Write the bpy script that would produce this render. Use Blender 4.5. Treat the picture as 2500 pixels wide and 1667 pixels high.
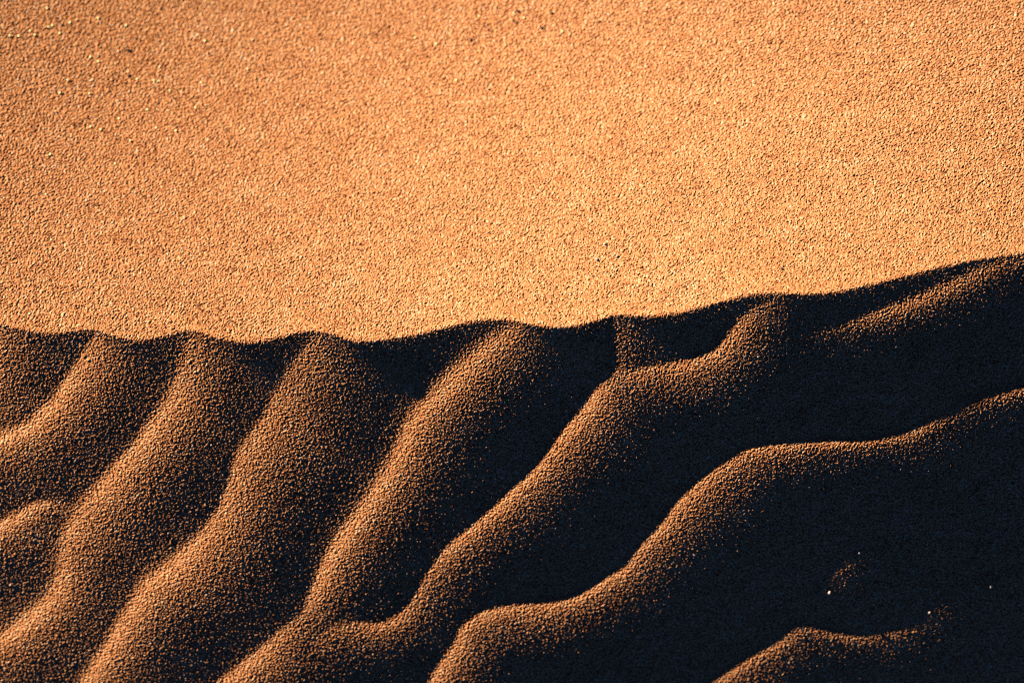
import math
import numpy as np

# ------------------------------------------------------------------ relief of the dune
# All relief is worked out in "cells" of half a millimetre on the mean plane of
# the dune flank (u to the right, v up the slope, h out of the plane).
S = 0.0005                       # metres per cell
rng = np.random.default_rng(11)
W0, H0 = 1024.0, 682.67
SUN = np.array([-0.75, 0.60, 0.28]); SUN /= np.linalg.norm(SUN)
LXY = math.hypot(SUN[0], SUN[1]); EU, EV = SUN[0] / LXY, SUN[1] / LXY

def uv(p):                        # survey points of the crest and ribs -> u, v
    p = np.asarray(p, float).copy()
    p[:, 0] = (p[:, 0] / 2352 - .5) * W0
    p[:, 1] = (.5 - p[:, 1] / 1568) * H0
    return p

CREST = [(-400, 690), (-120, 715), (-30, 738), (30, 752), (101, 765), (158, 760), (209, 756), (232, 763), (259, 772), (306, 780), (360, 774),
         (414, 761), (450, 760), (479, 771), (533, 783), (576, 785), (630, 776), (684, 763), (731, 760), (763, 767),
         (795, 779), (825, 783), (897, 777), (969, 765), (1041, 747), (1095, 736), (1141, 733), (1185, 736),
         (1221, 745), (1257, 750), (1311, 749), (1365, 736), (1401, 725), (1429, 722), (1473, 726), (1527, 723),
         (1585, 712), (1685, 685), (1739, 675), (1793, 673), (1847, 675), (1901, 672), (1973, 659), (2045, 642),
         (2117, 624), (2189, 606), (2261, 593), (2351, 581), (2500, 565), (2800, 520)]

# every rib: points (x, y, strength, softness of the sunward foot, width of the rounded back)
RIBS = [
    [(-70, 700, 0.2, 30, 90), (-45, 800, 0.2, 30, 90), (-70, 920, 0.15, 30, 80)],
    [(232, 765, 0.1, 14, 70), (216, 781, 0.18, 14, 75), (194, 814, 0.24, 14, 75), (169, 850, 0.28, 14, 70), (151, 878, 0.3, 14, 65),
     (126, 918, 0.32, 16, 55), (97, 947, 0.32, 18, 48), (65, 979, 0.32, 18, 42), (22, 1000, 0.32, 18, 40), (-40, 1020, 0.3, 18, 40), (-120, 1060, 0.3, 18, 40)],
    [(-60, 1240, 0.3, 14, 36), (0, 1206, 0.3, 14, 36), (36, 1186, 0.3, 14, 32), (72, 1168, 0.26, 14, 28), (108, 1160, 0.16, 14, 22), (150, 1165, 0.05, 14, 20)],
    [(462, 764, 0.08, 22, 70), (443, 778, 0.14, 22, 80), (425, 824, 0.18, 24, 80), (418, 860, 0.21, 24, 75), (396, 911, 0.26, 22, 72), (378, 940, 0.29, 20, 68),
     (346, 979, 0.31, 18, 66), (324, 1012, 0.31, 18, 62), (299, 1040, 0.31, 16, 62), (266, 1073, 0.31, 16, 62), (238, 1109, 0.3, 18, 66), (205, 1145, 0.27, 20, 70),
     (180, 1180, 0.24, 24, 75), (158, 1220, 0.23, 26, 75), (142, 1268, 0.21, 26, 70), (138, 1310, 0.22, 26, 55), (125, 1356, 0.27, 24, 50), (92, 1398, 0.3, 22, 45),
     (48, 1434, 0.31, 22, 42), (8, 1467, 0.3, 22, 42), (-40, 1495, 0.28, 22, 42), (-120, 1540, 0.28, 22, 42)],
    [(745, 766, 0.08, 14, 70), (724, 778, 0.12, 14, 90), (695, 817, 0.15, 15, 105), (666, 857, 0.16, 16, 115), (644, 896, 0.17, 16, 115), (626, 925, 0.19, 16, 115), (612, 958, 0.21, 16, 112),
     (583, 997, 0.24, 16, 108), (562, 1026, 0.24, 16, 100), (544, 1055, 0.24, 14, 92), (533, 1105, 0.24, 14, 82), (515, 1145, 0.26, 14, 80), (504, 1174, 0.27, 14, 78),
     (479, 1210, 0.28, 16, 75), (461, 1235, 0.29, 18, 72), (432, 1268, 0.31, 22, 68), (396, 1303, 0.32, 24, 62), (342, 1343, 0.32, 24, 55), (313, 1382, 0.32, 22, 52),
     (294, 1411, 0.31, 20, 50), (272, 1441, 0.31, 20, 50), (250, 1483, 0.3, 20, 48), (223, 1522, 0.29, 20, 48), (200, 1558, 0.28, 20, 48), (150, 1640, 0.28, 20, 48)],
    [(1190, 738, 0.12, 24, 40), (1170, 765, 0.22, 24, 45), (1136, 787, 0.25, 26, 48), (1090, 828, 0.28, 28, 52), (1040, 874, 0.3, 28, 55), (1000, 915, 0.31, 28, 52), (965, 950, 0.3, 26, 50),
     (940, 990, 0.3, 24, 50), (915, 1045, 0.31, 24, 50), (885, 1100, 0.31, 24, 46), (850, 1152, 0.31, 24, 44), (815, 1200, 0.31, 24, 42), (778, 1250, 0.32, 22, 42),
     (750, 1296, 0.31, 18, 42), (722, 1357, 0.28, 16, 42), (702, 1400, 0.2, 14, 40), (680, 1428, 0.16, 14, 45), (632, 1468, 0.22, 14, 55), (592, 1506, 0.28, 14, 55), (542, 1545, 0.3, 14, 50), (500, 1580, 0.3, 14, 50), (420, 1660, 0.3, 14, 50)],
    [(1412, 728, 0.06, 6, 60), (1411, 777, 0.1, 6, 60), (1408, 817, 0.12, 7, 50), (1400, 850, 0.22, 9, 46), (1367, 903, 0.31, 10, 46), (1338, 947, 0.34, 10, 46), (1309, 979, 0.34, 10, 44),
     (1284, 1011, 0.34, 10, 42), (1255, 1051, 0.34, 10, 40), (1226, 1083, 0.34, 10, 38), (1190, 1119, 0.34, 10, 36), (1151, 1159, 0.33, 10, 32), (1103, 1200, 0.33, 10, 30),
     (1061, 1234, 0.31, 10, 32), (1021, 1270, 0.27, 10, 34), (992, 1306, 0.22, 9, 38), (971, 1339, 0.19, 9, 38), (951, 1377, 0.2, 9, 34), (925, 1409, 0.25, 9, 30),
     (889, 1434, 0.27, 10, 30), (853, 1444, 0.22, 12, 34), (812, 1440, 0.17, 14, 42), (770, 1450, 0.14, 16, 40), (720, 1480, 0.1, 16, 40)],
    [(1415, 862, 0.12, 12, 50), (1440, 860, 0.17, 14, 50), (1505, 848, 0.2, 14, 50), (1560, 838, 0.25, 13, 46), (1610, 822, 0.29, 12, 42), (1645, 806, 0.29, 12, 42), (1666, 785, 0.26, 12, 44), (1682, 765, 0.24, 12, 48),
     (1702, 740, 0.2, 14, 46), (1737, 714, 0.13, 16, 38), (1775, 688, 0.08, 16, 34), (1800, 676, 0.04, 16, 30)],
    [(1850, 760, 0.03, 20, 30), (1930, 744, 0.117, 18, 30), (1990, 730, 0.156, 20, 28), (2045, 714, 0.195, 20, 24), (2117, 688, 0.195, 20, 24), (2189, 656, 0.182, 20, 24), (2261, 622, 0.156, 18, 24), (2333, 598, 0.1, 16, 24), (2450, 580, 0.1, 16, 24)],
    [(2700, 820, 0.31, 8, 16), (2450, 868, 0.31, 8, 16), (2352, 887, 0.31, 8, 16), (2297, 900, 0.31, 8, 18), (2243, 915, 0.31, 8, 18), (2207, 929, 0.31, 8, 18), (2171, 947, 0.31, 7, 18), (2124, 972, 0.31, 7, 18), (2081, 994, 0.31, 7, 18),
     (2027, 1006, 0.286, 7, 16), (1966, 1014, 0.312, 7, 16), (1901, 1013, 0.338, 7, 20), (1847, 1016, 0.27, 7, 26), (1793, 1023, 0.26, 8, 32), (1728, 1030, 0.26, 8, 42), (1692, 1044, 0.28, 8, 46),
     (1656, 1066, 0.29, 8, 46), (1628, 1091, 0.3, 8, 44), (1600, 1116, 0.31, 8, 42), (1554, 1162, 0.33, 8, 38), (1525, 1202, 0.33, 8, 36), (1489, 1238, 0.31, 8, 36), (1460, 1270, 0.29, 8, 36), (1435, 1306, 0.3, 8, 32),
     (1401, 1329, 0.32, 8, 30), (1365, 1354, 0.33, 8, 28), (1314, 1379, 0.31, 8, 30), (1257, 1392, 0.27, 9, 40), (1192, 1397, 0.25, 9, 44), (1141, 1404, 0.26, 9, 44), (1105, 1416, 0.28, 9, 42), (1077, 1434, 0.28, 9, 40),
     (1058, 1454, 0.27, 10, 40), (1050, 1482, 0.27, 12, 42), (1033, 1510, 0.29, 14, 40), (1012, 1539, 0.3, 14, 40), (994, 1566, 0.3, 14, 40), (940, 1650, 0.3, 14, 40)],
    [(2030, 1262, 0.065, 6, 10), (2002, 1265, 0.156, 6, 11), (1973, 1270, 0.221, 6, 12), (1944, 1282, 0.247, 6, 14), (1923, 1303, 0.247, 6, 14), (1905, 1328, 0.195, 6, 14), (1880, 1353, 0.08, 6, 14), (1860, 1372, 0.02, 6, 10)],
    [(2500, 1250, 0.065, 10, 16), (2400, 1290, 0.065, 10, 16), (2315, 1319, 0.117, 10, 16), (2243, 1341, 0.169, 9, 16), (2189, 1366, 0.195, 9, 18), (2153, 1390, 0.195, 8, 18), (2128, 1423, 0.156, 7, 16), (2088, 1445, 0.156, 7, 14), (2045, 1458, 0.169, 7, 14),
     (1991, 1466, 0.169, 7, 15), (1937, 1458, 0.195, 8, 18), (1883, 1448, 0.17, 8, 20), (1850, 1440, 0.2, 8, 20), (1822, 1452, 0.25, 8, 22), (1793, 1475, 0.29, 8, 24), (1757, 1497, 0.3, 8, 24), (1721, 1519, 0.29, 8, 26), (1685, 1544, 0.28, 8, 26), (1649, 1568, 0.28, 8, 26), (1560, 1630, 0.28, 8, 26)],
]

def smooth(x, a, b):
    t = np.clip((x - a) / (b - a), 0, 1)
    return t * t * (3 - 2 * t)

def resample(p, n=4):             # Catmull-Rom through the survey points
    p = np.asarray(p, float); q = np.vstack([2 * p[0] - p[1], p, 2 * p[-1] - p[-2]]); out = []
    for i in range(1, len(q) - 2):
        for k in range(n):
            t = k / n
            a, b, c, d = q[i - 1], q[i], q[i + 1], q[i + 2]
            out.append(.5 * (2 * b + (c - a) * t + (2 * a - 5 * b + 4 * c - d) * t * t + (3 * b - a - 3 * c + d) * t ** 3))
    out.append(p[-1])
    return np.array(out)

def blur(a, sg):
    fy = np.fft.fftfreq(a.shape[0])[:, None]; fx = np.fft.rfftfreq(a.shape[1])[None, :]
    return np.fft.irfft2(np.fft.rfft2(a) * np.exp(-2 * (math.pi * sg) ** 2 * (fx * fx + fy * fy)), s=a.shape)

def shading_plan(U, V):
    """Cosine between sand and sun wanted at every cell (macro relief only)."""
    X = (U / W0 + .5) * 2352; Y = (.5 - V / H0) * 1568
    cr = resample(CREST, 6)
    yc = np.interp(X[0], cr[:, 0], cr[:, 1])[None, :]
    below = Y - yc                                    # >0 below the crest
    K = 1024 / 2352
    lit = np.zeros_like(U); near = np.full(U.shape, 1e9)
    for rib in RIBS:
        p = resample(rib, 3); q = uv(p[:, :2])
        best = np.full(U.shape, 1e9, np.float32); val = np.zeros_like(best); sgn = np.zeros_like(best)
        R = 4.0 * max(p[:, 4].max(), 30) * K
        for i in range(len(q) - 1):
            a, b = q[i], q[i + 1]
            u0, u1 = min(a[0], b[0]) - R, max(a[0], b[0]) + R
            v0, v1 = min(a[1], b[1]) - R, max(a[1], b[1]) + R
            j0, j1 = np.searchsorted(U[0], [u0, u1]); i0, i1 = np.searchsorted(V[:, 0], [v0, v1])
            if j1 <= j0 or i1 <= i0: continue
            sl = (slice(i0, i1), slice(j0, j1))
            du, dv = b[0] - a[0], b[1] - a[1]; L2 = du * du + dv * dv + 1e-9
            t = np.clip(((U[sl] - a[0]) * du + (V[sl] - a[1]) * dv) / L2, 0, 1)
            ex = U[sl] - a[0] - t * du; ey = V[sl] - a[1] - t * dv
            d = np.sqrt(ex * ex + ey * ey)
            side = np.where(ex * EU + ey * EV < 0, 1., -1.)     # +1 away from the sun
            A = p[i, 2] + t * (p[i + 1, 2] - p[i, 2]); r = (p[i, 3] + t * (p[i + 1, 3] - p[i, 3])) * K; w = (p[i, 4] + t * (p[i + 1, 4] - p[i, 4])) * K
            m = d < best[sl]
            prof = np.where(side > 0, A * (.76 * np.exp(-np.abs(d / (.72 * w)) ** 1.4) + .24 * np.exp(-np.abs(d / (1.5 * w)) ** 1.5)), A * np.exp(-(d / r) ** 2))
            best[sl] = np.where(m, d, best[sl]); val[sl] = np.where(m, prof, val[sl])
        lit = np.maximum(lit, val) + .25 * np.minimum(lit, val); near = np.minimum(near, best)
    q = smooth(near, 8, 32)
    lit = lit * (1 - q) + blur(lit, 11) * q
    s = U / 512
    dark = np.where(s < 0, -.032 + .065 * np.abs(s) ** 1.3, -.032 + .006 * s)
    low = dark + 1.5 * lit
    t = np.hypot((X - 1500) / 1.0, (Y - 560) * 1.25)
    up = .72 - .20 * smooth(t, 250, 1250) - .17 * smooth(700 - X - (Y - 100) * .9, -100, 850)
    up = up + .05 * np.exp(-np.clip(-below, 0, None) / 30)
    k = smooth(below, -4.5, 4.5)
    return up * (1 - k) + low * k, below

LAM = 0.02

def integrate(f, step):
    """Heights whose slope towards the sun follows f, kept smooth across it."""
    ku = np.fft.rfftfreq(f.shape[1]) * 2 * np.pi / step; kv = np.fft.fftfreq(f.shape[0]) * 2 * np.pi / step
    KU, KV = np.meshgrid(ku, kv)
    we = KU * EU + KV * EV; ws = -KU * EV + KV * EU
    H = np.conj(1j * we) * np.fft.rfft2(f) / (we ** 2 + LAM * ws ** 2 + 2e-7)
    H[0, 0] = 0
    return np.fft.irfft2(H, s=f.shape)

def sunlight(h, step):
    """Cosine to the sun, and the share of the sun left by cast shade."""
    gu = np.gradient(h, step, axis=1); gv = np.gradient(h, step, axis=0)
    c = (-gu * SUN[0] - gv * SUN[1] + SUN[2]) / np.sqrt(1 + gu ** 2 + gv ** 2)
    sh = np.ones_like(h); tz = SUN[2] / LXY; n, m = h.shape
    for k in range(1, 110):
        d = k * 3.0 / step
        dx, dy = int(round(-EU * d)), int(round(EV * d))
        o = np.full_like(h, -1e6)                    # height of the cell k steps towards the sun
        o[:n - dy, dx:] = h[dy:, :m - dx]
        sh = np.minimum(sh, np.clip(1 - (o - h - tz * k * 3.0) / .6, 0, 1))
    return c, sh

def relief():
    n_u, n_v = 2400, 1800
    u = np.arange(n_u) - n_u / 2.; v = np.arange(n_v) - n_v / 2.
    U, V = np.meshgrid(u, v)
    C, below = shading_plan(U, V)
    win = smooth(900 - np.abs(U), 0, 300) * smooth(690 - np.abs(V), 0, 290)
    # two plain faces meeting in a soft, straightened crest ...
    vc = np.mean(V + below * (H0 / 1568), axis=0)            # crest, as v along u
    vc = np.convolve(np.pad(vc, 400, mode='edge'), np.hanning(241) / np.hanning(241).sum(), 'same')[400:-400]
    d = V - vc[None, :]
    base = KU0 * U - np.where(d > 0, GB, -GL) * d
    # ... and the ribs and swells that give the wanted play of light
    f = (SUN[2] - C) / LXY - (np.gradient(base, axis=1) * EU + np.gradient(base, axis=0) * EV)
    corr = np.zeros_like(f)
    for it in range(ITERS):
        h = integrate((f + corr) * win, 1.0) + base
        gu = np.gradient(h, axis=1); gv = np.gradient(h, axis=0)
        c = (-gu * SUN[0] - gv * SUN[1] + SUN[2]) / np.sqrt(1 + gu ** 2 + gv ** 2)
        corr = np.clip(corr - .7 * blur(C - c, 1.5), -.4, .4)
    h = integrate((f + corr) * win, 1.0) + base
    # the sunlit face is a clean sheet: take the ribs' wake out of it
    m = smooth(-below, -1, 1); P = KU0 * U - GB * V; hh = h.copy()
    for sg, d0, d1 in ((7, 4, 30), (16, 20, 80), (34, 60, 190), (60, 140, 330)):
        q = smooth(-below, d0, d1)
        hb = blur((h - P) * m, sg) / np.maximum(blur(m, sg), .02) + P
        hh = hh * (1 - q) + hb * q
    h = hh
    return u, v, h, C, below
ITERS = 4
KU0, GL, GB = .05, .41, .61

# ------------------------------------------------------------------ the grains
STEP = 0.5

def noise(shape, lo, hi, ang=None, asp=1.0, seed=0):
    """Band-limited noise, wavelengths lo..hi (in grid steps), optionally drawn out along ang."""
    r = np.random.default_rng(seed).standard_normal(shape).astype(np.float32)
    fy = np.fft.fftfreq(shape[0])[:, None]; fx = np.fft.rfftfreq(shape[1])[None, :]
    if ang is None: k = np.sqrt(fx * fx + fy * fy)
    else:
        ca, sa = math.cos(ang), math.sin(ang)
        k = np.sqrt((asp * (fx * ca + fy * sa)) ** 2 + (-fx * sa + fy * ca) ** 2)
    band = np.exp(-(k * lo * .5) ** 2) * (1 - np.exp(-(k * hi * .5) ** 2))
    a = np.fft.irfft2(np.fft.rfft2(r) * band, s=shape)
    return (a / a.std()).astype(np.float32)

def grain_layer(gu, gv, cell, rad, prob, seed, floor=-9.):
    """Rounded grains, one to a jittered cell: height and a random number per grain."""
    rg = np.random.default_rng(seed)
    nu = int((gu[-1] - gu[0]) / cell) + 4; nv = int((gv[-1] - gv[0]) / cell) + 4
    jx = rg.random((nv, nu), np.float32) * .9 + .05; jy = rg.random((nv, nu), np.float32) * .9 + .05
    rr = (rad[0] + (rad[1] - rad[0]) * rg.random((nv, nu), np.float32) ** 1.5)
    ex = (.75 + .5 * rg.random((nv, nu), np.float32)); th = rg.random((nv, nu), np.float32) * 3.14159
    tx = rg.normal(0, .30, (nv, nu)).astype(np.float32); ty = rg.normal(0, .30, (nv, nu)).astype(np.float32)
    zz = rg.normal(0, .22, (nv, nu)).astype(np.float32) * rr; idn = rg.random((nv, nu), np.float32)
    pr = rg.random((nv, nu), np.float32)
    best = np.full((len(gv), len(gu)), floor, np.float32); gid = np.zeros_like(best)
    cu = (gu - gu[0]) / cell + 1; iu = cu.astype(int)
    for a in range(0, len(gv), 160):
        cv = (gv[a:a + 160] - gv[0]) / cell + 1; iv = cv.astype(int)
        bb = best[a:a + 160]; gg = gid[a:a + 160]
        for dv in (-1, 0, 1):
            for du in (-1, 0, 1):
                ix = np.ix_(iv + dv, iu + du)
                x = (cu[None, :] - (iu + du)[None, :] - jx[ix]) * cell
                y = (cv[:, None] - (iv + dv)[:, None] - jy[ix]) * cell
                c, s_ = np.cos(th[ix]), np.sin(th[ix]); r = rr[ix]; e = ex[ix]
                d2 = ((x * c + y * s_) / e) ** 2 + ((-x * s_ + y * c) * e) ** 2
                z = zz[ix] + .95 * r * np.sqrt(np.maximum(1 - d2 / (r * r), 0)) + tx[ix] * x + ty[ix] * y
                ok = (d2 < r * r) & (z > bb)
                if prob is not None: ok &= pr[ix] < prob[a:a + 160]
                bb[:] = np.where(ok, z, bb); gg[:] = np.where(ok, idn[ix], gg)
    return best, gid

def sample(a, u, v, U1, V1):        # bilinear look-up of a relief grid
    fu = np.clip(U1 - u[0], 0, len(u) - 1.001); fv = np.clip(V1 - v[0], 0, len(v) - 1.001)
    i = fv.astype(int); j = fu.astype(int); s_ = fu - j; t = fv - i
    return (a[i, j] * (1 - s_) + a[i, j + 1] * s_) * (1 - t) + (a[i + 1, j] * (1 - s_) + a[i + 1, j + 1] * s_) * t

INC = math.radians(-4.0)            # lie of the mean plane of the flank

def build_surface():
    u, v, h, C, below = relief()
    cu0 = np.argmin(np.abs(u - 130)); h = h - h[np.argmin(np.abs(v - 30)), cu0]
    ru, rv = 588., 398.
    fu = np.arange(-ru, ru + .01, STEP); fv = np.arange(-rv, rv + .01, STEP)
    grow = np.cumsum(STEP * 1.28 ** np.arange(1, 50)); grow = grow[grow < 1.2e6]
    gu = np.concatenate([-ru - grow[::-1], fu, ru + grow]); gv = np.concatenate([-rv - grow[::-1], fv, rv + grow])
    n = len(grow)
    U, V = np.meshgrid(gu, gv)
    Z = sample(h, u, v, U, V); B = sample(below, u, v, U, V)
    # beyond the surveyed patch the unseen lee flank is dropped to cut bounced light, then runs out on level sand
    r = np.maximum(np.abs(U) - 1150, 0) + np.maximum(np.abs(V) - 850, 0)
    Z = Z - .36 * (np.clip(U - 1150, 0, 7000) * .78 + np.clip(-V - 850, 0, 7000) * .62)
    w = smooth(r, 1500, 9000)
    Z = Z * (1 - w) + (-2600 - V * math.sin(INC)) / math.cos(INC) * w
    # fine relief, only where it could be seen
    FU, FV = np.meshgrid(fu, fv); Bf = B[n:-n, n:-n]
    X = (FU / W0 + .5) * 2352; Y = (.5 - FV / H0) * 1568
    coarse = .05 + .50 * smooth(900 - X - .5 * Y, 0, 1300) + .12 * smooth(700 - X, 0, 700) + .12 * smooth(X - 1700, 0, 800) + .1 * smooth(420 - Y, 0, 420)
    g1, i1 = grain_layer(fu, fv, 1.25, (.68, 1.05), None, 21, -.9)
    coarse = coarse * (1 + .5 * np.clip(noise(FU.shape, 30, 160, None, 1, 9), -1.4, 1.6))
    g2, i2 = grain_layer(fu, fv, 2.5, (.95, 1.6), coarse.astype(np.float32), 22)
    up = g2 - .3 > g1
    G = np.where(up, g2 - .3, g1); gid = np.where(up, i2, i1)
    lit = smooth(-Bf, -2, 6).astype(np.float32)
    micro = noise(G.shape, 6, 16, math.radians(32), 2.6, 5) * (.14 + .12 * lit) + noise(G.shape, 9, 34, None, 1, 6) * (.22 - .06 * lit)
    fade = (smooth(588 - np.abs(FU), 0, 20) * smooth(398 - np.abs(FV), 0, 20)).astype(np.float32)
    Z[n:-n, n:-n] += (G * GRAIN + micro - .6) * fade
    ID = np.full(Z.shape, .5, np.float32); ID[n:-n, n:-n] = np.clip(gid + .035 * noise(G.shape, 60, 400, math.radians(28), 3, 12) + .03 * noise(G.shape, 14, 60, math.radians(32), 2, 13), 0, 1)
    return gu, gv, U, V, Z, B, ID
GRAIN = .6

# ---- BLENDER
import bpy, bmesh, random
from mathutils import Vector

for o in list(bpy.data.objects): bpy.data.objects.remove(o)
scene = bpy.context.scene; col = scene.collection

def to_world(u, v, h):
    y, z = v * S, h * S
    return np.stack([u * S, y * math.cos(INC) - z * math.sin(INC), y * math.sin(INC) + z * math.cos(INC)], -1)

# materials --------------------------------------------------------
def sand_material():
    m = bpy.data.materials.new('orange_sand'); m.use_nodes = True; nt = m.node_tree; N, L = nt.nodes, nt.links
    p = N['Principled BSDF']
    at = N.new('ShaderNodeAttribute'); at.attribute_name = 'grain'
    rp = N.new('ShaderNodeValToRGB'); e = rp.color_ramp; e.interpolation = 'LINEAR'
    cols = [(0.0, (.16, .06, .025)), (.05, (.34, .125, .045)), (.14, (.58, .215, .075)), (.35, (.70, .30, .115)), (.7, (.77, .36, .15)), (.9, (.82, .45, .21)), (1.0, (.88, .66, .45))]
    e.elements[0].position = 0; e.elements[0].color = (*cols[0][1], 1); e.elements[1].position = 1; e.elements[1].color = (*cols[-1][1], 1)
    for ps, c in cols[1:-1]:
        k = e.elements.new(ps); k.color = (*c, 1)
    L.new(at.outputs['Fac'], rp.inputs['Fac'])
    # grains are not one colour right through: a finer mottling on top
    tc = N.new('ShaderNodeTexCoord'); nz = N.new('ShaderNodeTexNoise'); nz.inputs['Scale'].default_value = 900; nz.inputs['Detail'].default_value = 3
    L.new(tc.outputs['Object'], nz.inputs['Vector'])
    hs = N.new('ShaderNodeHueSaturation'); mr = N.new('ShaderNodeMapRange'); mr.inputs['To Min'].default_value = .82; mr.inputs['To Max'].default_value = 1.18
    L.new(nz.outputs['Fac'], mr.inputs['Value']); L.new(mr.outputs['Result'], hs.inputs['Value']); L.new(rp.outputs['Color'], hs.inputs['Color'])
    L.new(hs.outputs['Color'], p.inputs['Base Color'])
    # polished quartz among duller grains
    rr = N.new('ShaderNodeMapRange'); rr.inputs['From Min'].default_value = 0; rr.inputs['From Max'].default_value = 1; rr.inputs['To Min'].default_value = .62; rr.inputs['To Max'].default_value = .32
    L.new(at.outputs['Fac'], rr.inputs['Value']); L.new(rr.outputs['Result'], p.inputs['Roughness'])
    p.inputs['Specular IOR Level'].default_value = .25
    return m

def plain(name, c, rough, spec=.5):
    m = bpy.data.materials.new(name); m.use_nodes = True; nt = m.node_tree; p = nt.nodes['Principled BSDF']
    nz = nt.nodes.new('ShaderNodeTexNoise'); nz.inputs['Scale'].default_value = 1500
    mx = nt.nodes.new('ShaderNodeMix'); mx.data_type = 'RGBA'; mx.inputs['A'].default_value = (*[x * .8 for x in c], 1); mx.inputs['B'].default_value = (*[min(1, x * 1.1) for x in c], 1)
    nt.links.new(nz.outputs['Fac'], mx.inputs['Factor']); nt.links.new(mx.outputs['Result'], p.inputs['Base Color'])
    p.inputs['Roughness'].default_value = rough; p.inputs['Specular IOR Level'].default_value = spec
    return m

SAND = sand_material()
GU, GV, U, V, Z, B, ID = build_surface()

def sheet(name, mask_faces, label):
    rows, cols_ = Z.shape
    idx = np.arange(rows * cols_).reshape(rows, cols_)
    q = np.stack([idx[:-1, :-1], idx[:-1, 1:], idx[1:, 1:], idx[1:, :-1]], -1)[mask_faces]
    used = np.zeros(rows * cols_, bool); used[q.ravel()] = True
    remap = np.cumsum(used) - 1
    q = remap[q].astype(np.int32)
    co = to_world(U.ravel()[used], V.ravel()[used], Z.ravel()[used]).astype(np.float32)
    me = bpy.data.meshes.new(name)
    me.vertices.add(len(co)); me.vertices.foreach_set('co', co.ravel())
    me.loops.add(q.size); me.loops.foreach_set('vertex_index', q.ravel())
    me.polygons.add(len(q)); me.polygons.foreach_set('loop_start', np.arange(0, q.size, 4, dtype=np.int32))
    me.update(calc_edges=True)
    at = me.attributes.new('grain', 'FLOAT', 'POINT'); at.data.foreach_set('value', ID.ravel()[used])
    me.materials.append(SAND)
    o = bpy.data.objects.new(name, me); col.objects.link(o)
    o['kind'] = 'structure'; o['label'] = label
    return o

Bc = .25 * (B[:-1, :-1] + B[1:, :-1] + B[:-1, 1:] + B[1:, 1:])
sheet('sand_slope', Bc < 0, 'smooth sunlit orange sand slope above the wavy dune crest')
sheet('rippled_sand_slope', Bc >= 0, 'shaded rippled sand slope falling away below the dune crest')

sw = to_world(SUN[0] / S, SUN[1] / S, SUN[2] / S); sw = sw / np.linalg.norm(sw)

# single grains that stand out ---------------------------------------
gu0 = np.searchsorted(GU, -588); 
def ground_at(u, v):
    j = int(np.clip(np.searchsorted(GU, u), 1, len(GU) - 1)); i = int(np.clip(np.searchsorted(GV, v), 1, len(GV) - 1))
    return float(Z[i - 2:i + 3, j - 2:j + 3].mean())

def grain_mesh(name, rad, seed, mat, flat):
    rd = random.Random(seed); bm = bmesh.new(); bmesh.ops.create_icosphere(bm, subdivisions=2, radius=1)
    ax = [1 + rd.uniform(-.2, .25) for _ in range(3)]
    for w in bm.verts:
        k = rad * S * (1 + rd.uniform(-.07, .07)); w.co.x *= ax[0] * k; w.co.y *= ax[1] * k; w.co.z *= ax[2] * k * (.85 if flat else .42)
    me = bpy.data.meshes.new(name); bm.to_mesh(me); bm.free(); me.materials.append(mat)
    for f in me.polygons: f.use_smooth = not flat
    return me

def scatter(name, pts, meshes, label, cat, group, lift, facet=False):
    for k, (x, y) in enumerate(pts):
        (gu_, gv_), = uv([(x, y)])
        me, rad = meshes[k % len(meshes)]
        o = bpy.data.objects.new(name, me); col.objects.link(o)
        o.location = to_world(np.float64(gu_), np.float64(gv_), np.float64(ground_at(gu_, gv_) + rad * lift))
        rd = random.Random(k * 7 + 1); o.rotation_euler = (rd.uniform(0, .5) + INC, rd.uniform(-.4, .4), rd.uniform(0, 6.28))
        if facet:                                   # flattened grain aimed to flash the sun back at the camera
            hv = Vector((sw[0], sw[1], sw[2] + .12)).normalized() + Vector((0, -math.sin(INC), math.cos(INC))); hv.x += rd.uniform(-.1, .1); hv.y += rd.uniform(-.1, .1)
            o.rotation_euler = hv.to_track_quat('Z', 'Y').to_euler()
        o['label'] = label; o['category'] = cat; o['group'] = group

GLINTS = [(x * .2, y * .2) for x, y in [(730, 208), (1056, 158), (1380, 240), (483, 262), (527, 242), (612, 332), (139, 369), (35, 366), (269, 308), (973, 611),
    (2209, 354), (2300, 420), (623, 1035), (966, 1038), (1775, 727), (1518, 870), (1712, 885), (1772, 889), (2261, 909), (1897, 1006), (1638, 1228),
    (1313, 1332), (987, 1428), (1746, 1440), (1974, 1475), (1105, 1460), (462, 40), (1064, 665), (325, 355), (710, 885)]] + \
    [(105, 350), (290, 318), (96, 443), (62, 720), (1099, 27), (950, 77), (999, 92), (1293, 64), (1046, 177), (1204, 31), (110, 549), (255, 372), (440, 240), (560, 150)]
DARKS = [(279, 106), (285, 166), (391, 219), (1191, 16), (1121, 58), (1269, 21), (1188, 42), (1081, 82), (1380, 40), (1245, 55), (1123, 199), (1797, 618), (128, 47), (283, 106), (1800, 612)]
PALES = [(1418, 588), (1372, 595), (1390, 560), (2284, 1351), (1979, 1272), (1911, 1365), (2143, 1411)]
GL = plain('glint_yellow', (1.0, .90, .40), .3, .6); DK = plain('dark_mineral', (.045, .03, .025), .5); PL = plain('pale_quartz', (.90, .72, .62), .4)  # first one: glint painted as a yellow brighter than the sand
scatter('glinting_grain', GLINTS, [(grain_mesh('glinting_grain', r, i, GL, False), r) for i, r in enumerate((1.1, 1.3, 1.0))],
        'tiny pale yellow grain glinting on the sunlit upper sand slope', 'sand grain', 'glinting grains on the sunlit slope', .75, True)
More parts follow.
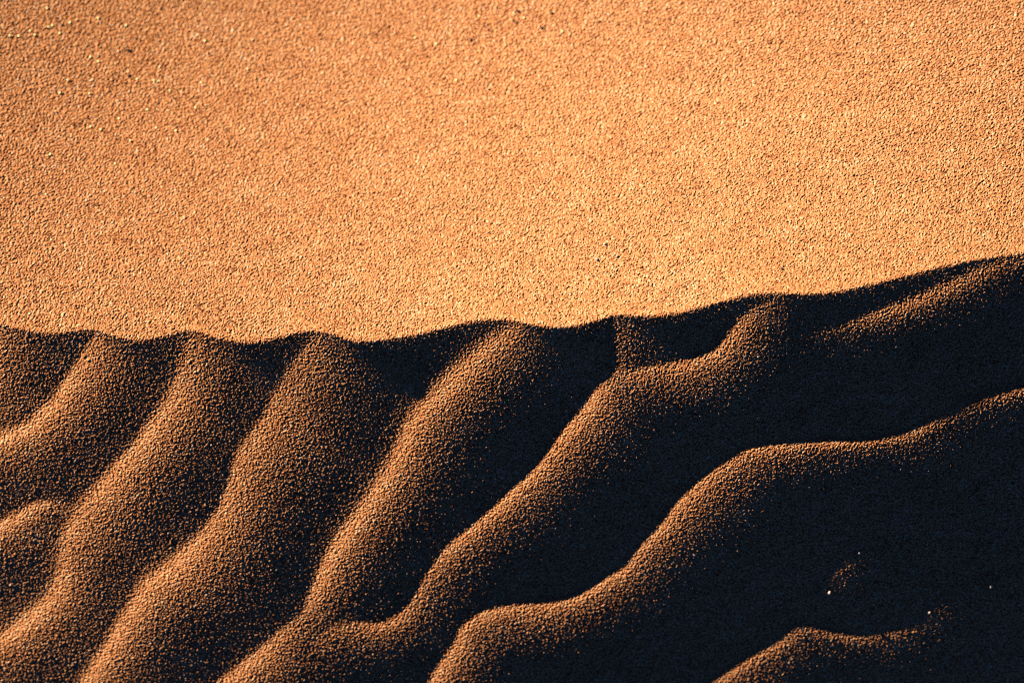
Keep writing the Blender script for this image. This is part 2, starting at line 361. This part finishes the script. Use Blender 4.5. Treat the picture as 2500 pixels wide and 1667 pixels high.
scatter('dark_grain', DARKS, [(grain_mesh('dark_grain', r, 10 + i, DK, True), r) for i, r in enumerate((1.2, 1.5))],
        'tiny dark brown grain lying on the sunlit sand slope', 'sand grain', 'dark grains on the sunlit slope', .4)
scatter('pale_grain', PALES, [(grain_mesh('pale_grain', r, 20 + i, PL, True), r) for i, r in enumerate((1.4, 1.8))],
        'tiny pale pink grain catching sunlight on the sand', 'sand grain', 'pale pink grains', .6)

# light -------------------------------------------------------------
el = math.asin(sw[2]); az = math.atan2(sw[0], sw[1])
ld = bpy.data.lights.new('sun', 'SUN'); ld.energy = 5.0; ld.angle = math.radians(.5); ld.color = (1.0, .79, .56)
lo = bpy.data.objects.new('sun', ld); col.objects.link(lo); lo.rotation_euler = Vector((-sw[0], -sw[1], -sw[2])).to_track_quat('-Z', 'Y').to_euler(); lo.location = (0, 0, 20)
wd = bpy.data.worlds.new('World'); scene.world = wd; wd.use_nodes = True; nt = wd.node_tree
sk = nt.nodes.new('ShaderNodeTexSky'); sk.sky_type = 'NISHITA'; sk.sun_disc = False; sk.altitude = 3000; sk.air_density = .28; sk.dust_density = 0; sk.ozone_density = 6.5; sk.sun_elevation = el; sk.sun_rotation = az
bg = nt.nodes['Background']; bg.inputs['Strength'].default_value = .05; nt.links.new(sk.outputs['Color'], bg.inputs['Color'])

# camera --------------------------------------------------------------
DIST = 8.0
cd = bpy.data.cameras.new('camera'); cam = bpy.data.objects.new('camera', cd); col.objects.link(cam)
cam.location = to_world(np.float64(0), np.float64(0), np.float64(DIST / S)); cam.rotation_euler = (INC, 0, 0)
cd.sensor_width = 36; cd.lens = 36 * DIST / (W0 * S); cd.clip_start = .1; cd.clip_end = 5000
cd.dof.use_dof = True; cd.dof.focus_distance = DIST + .01; cd.dof.aperture_fstop = 5.6
scene.camera = cam
scene.view_settings.view_transform = 'Standard'; scene.view_settings.look = 'None'; scene.view_settings.exposure = .85; scene.view_settings.gamma = 1.0
scene.cycles.use_denoising = False; scene.cycles.max_bounces = 3; scene.cycles.diffuse_bounces = 0; scene.cycles.glossy_bounces = 0; scene.cycles.filter_width = 1.1
print('sun elevation', math.degrees(el))
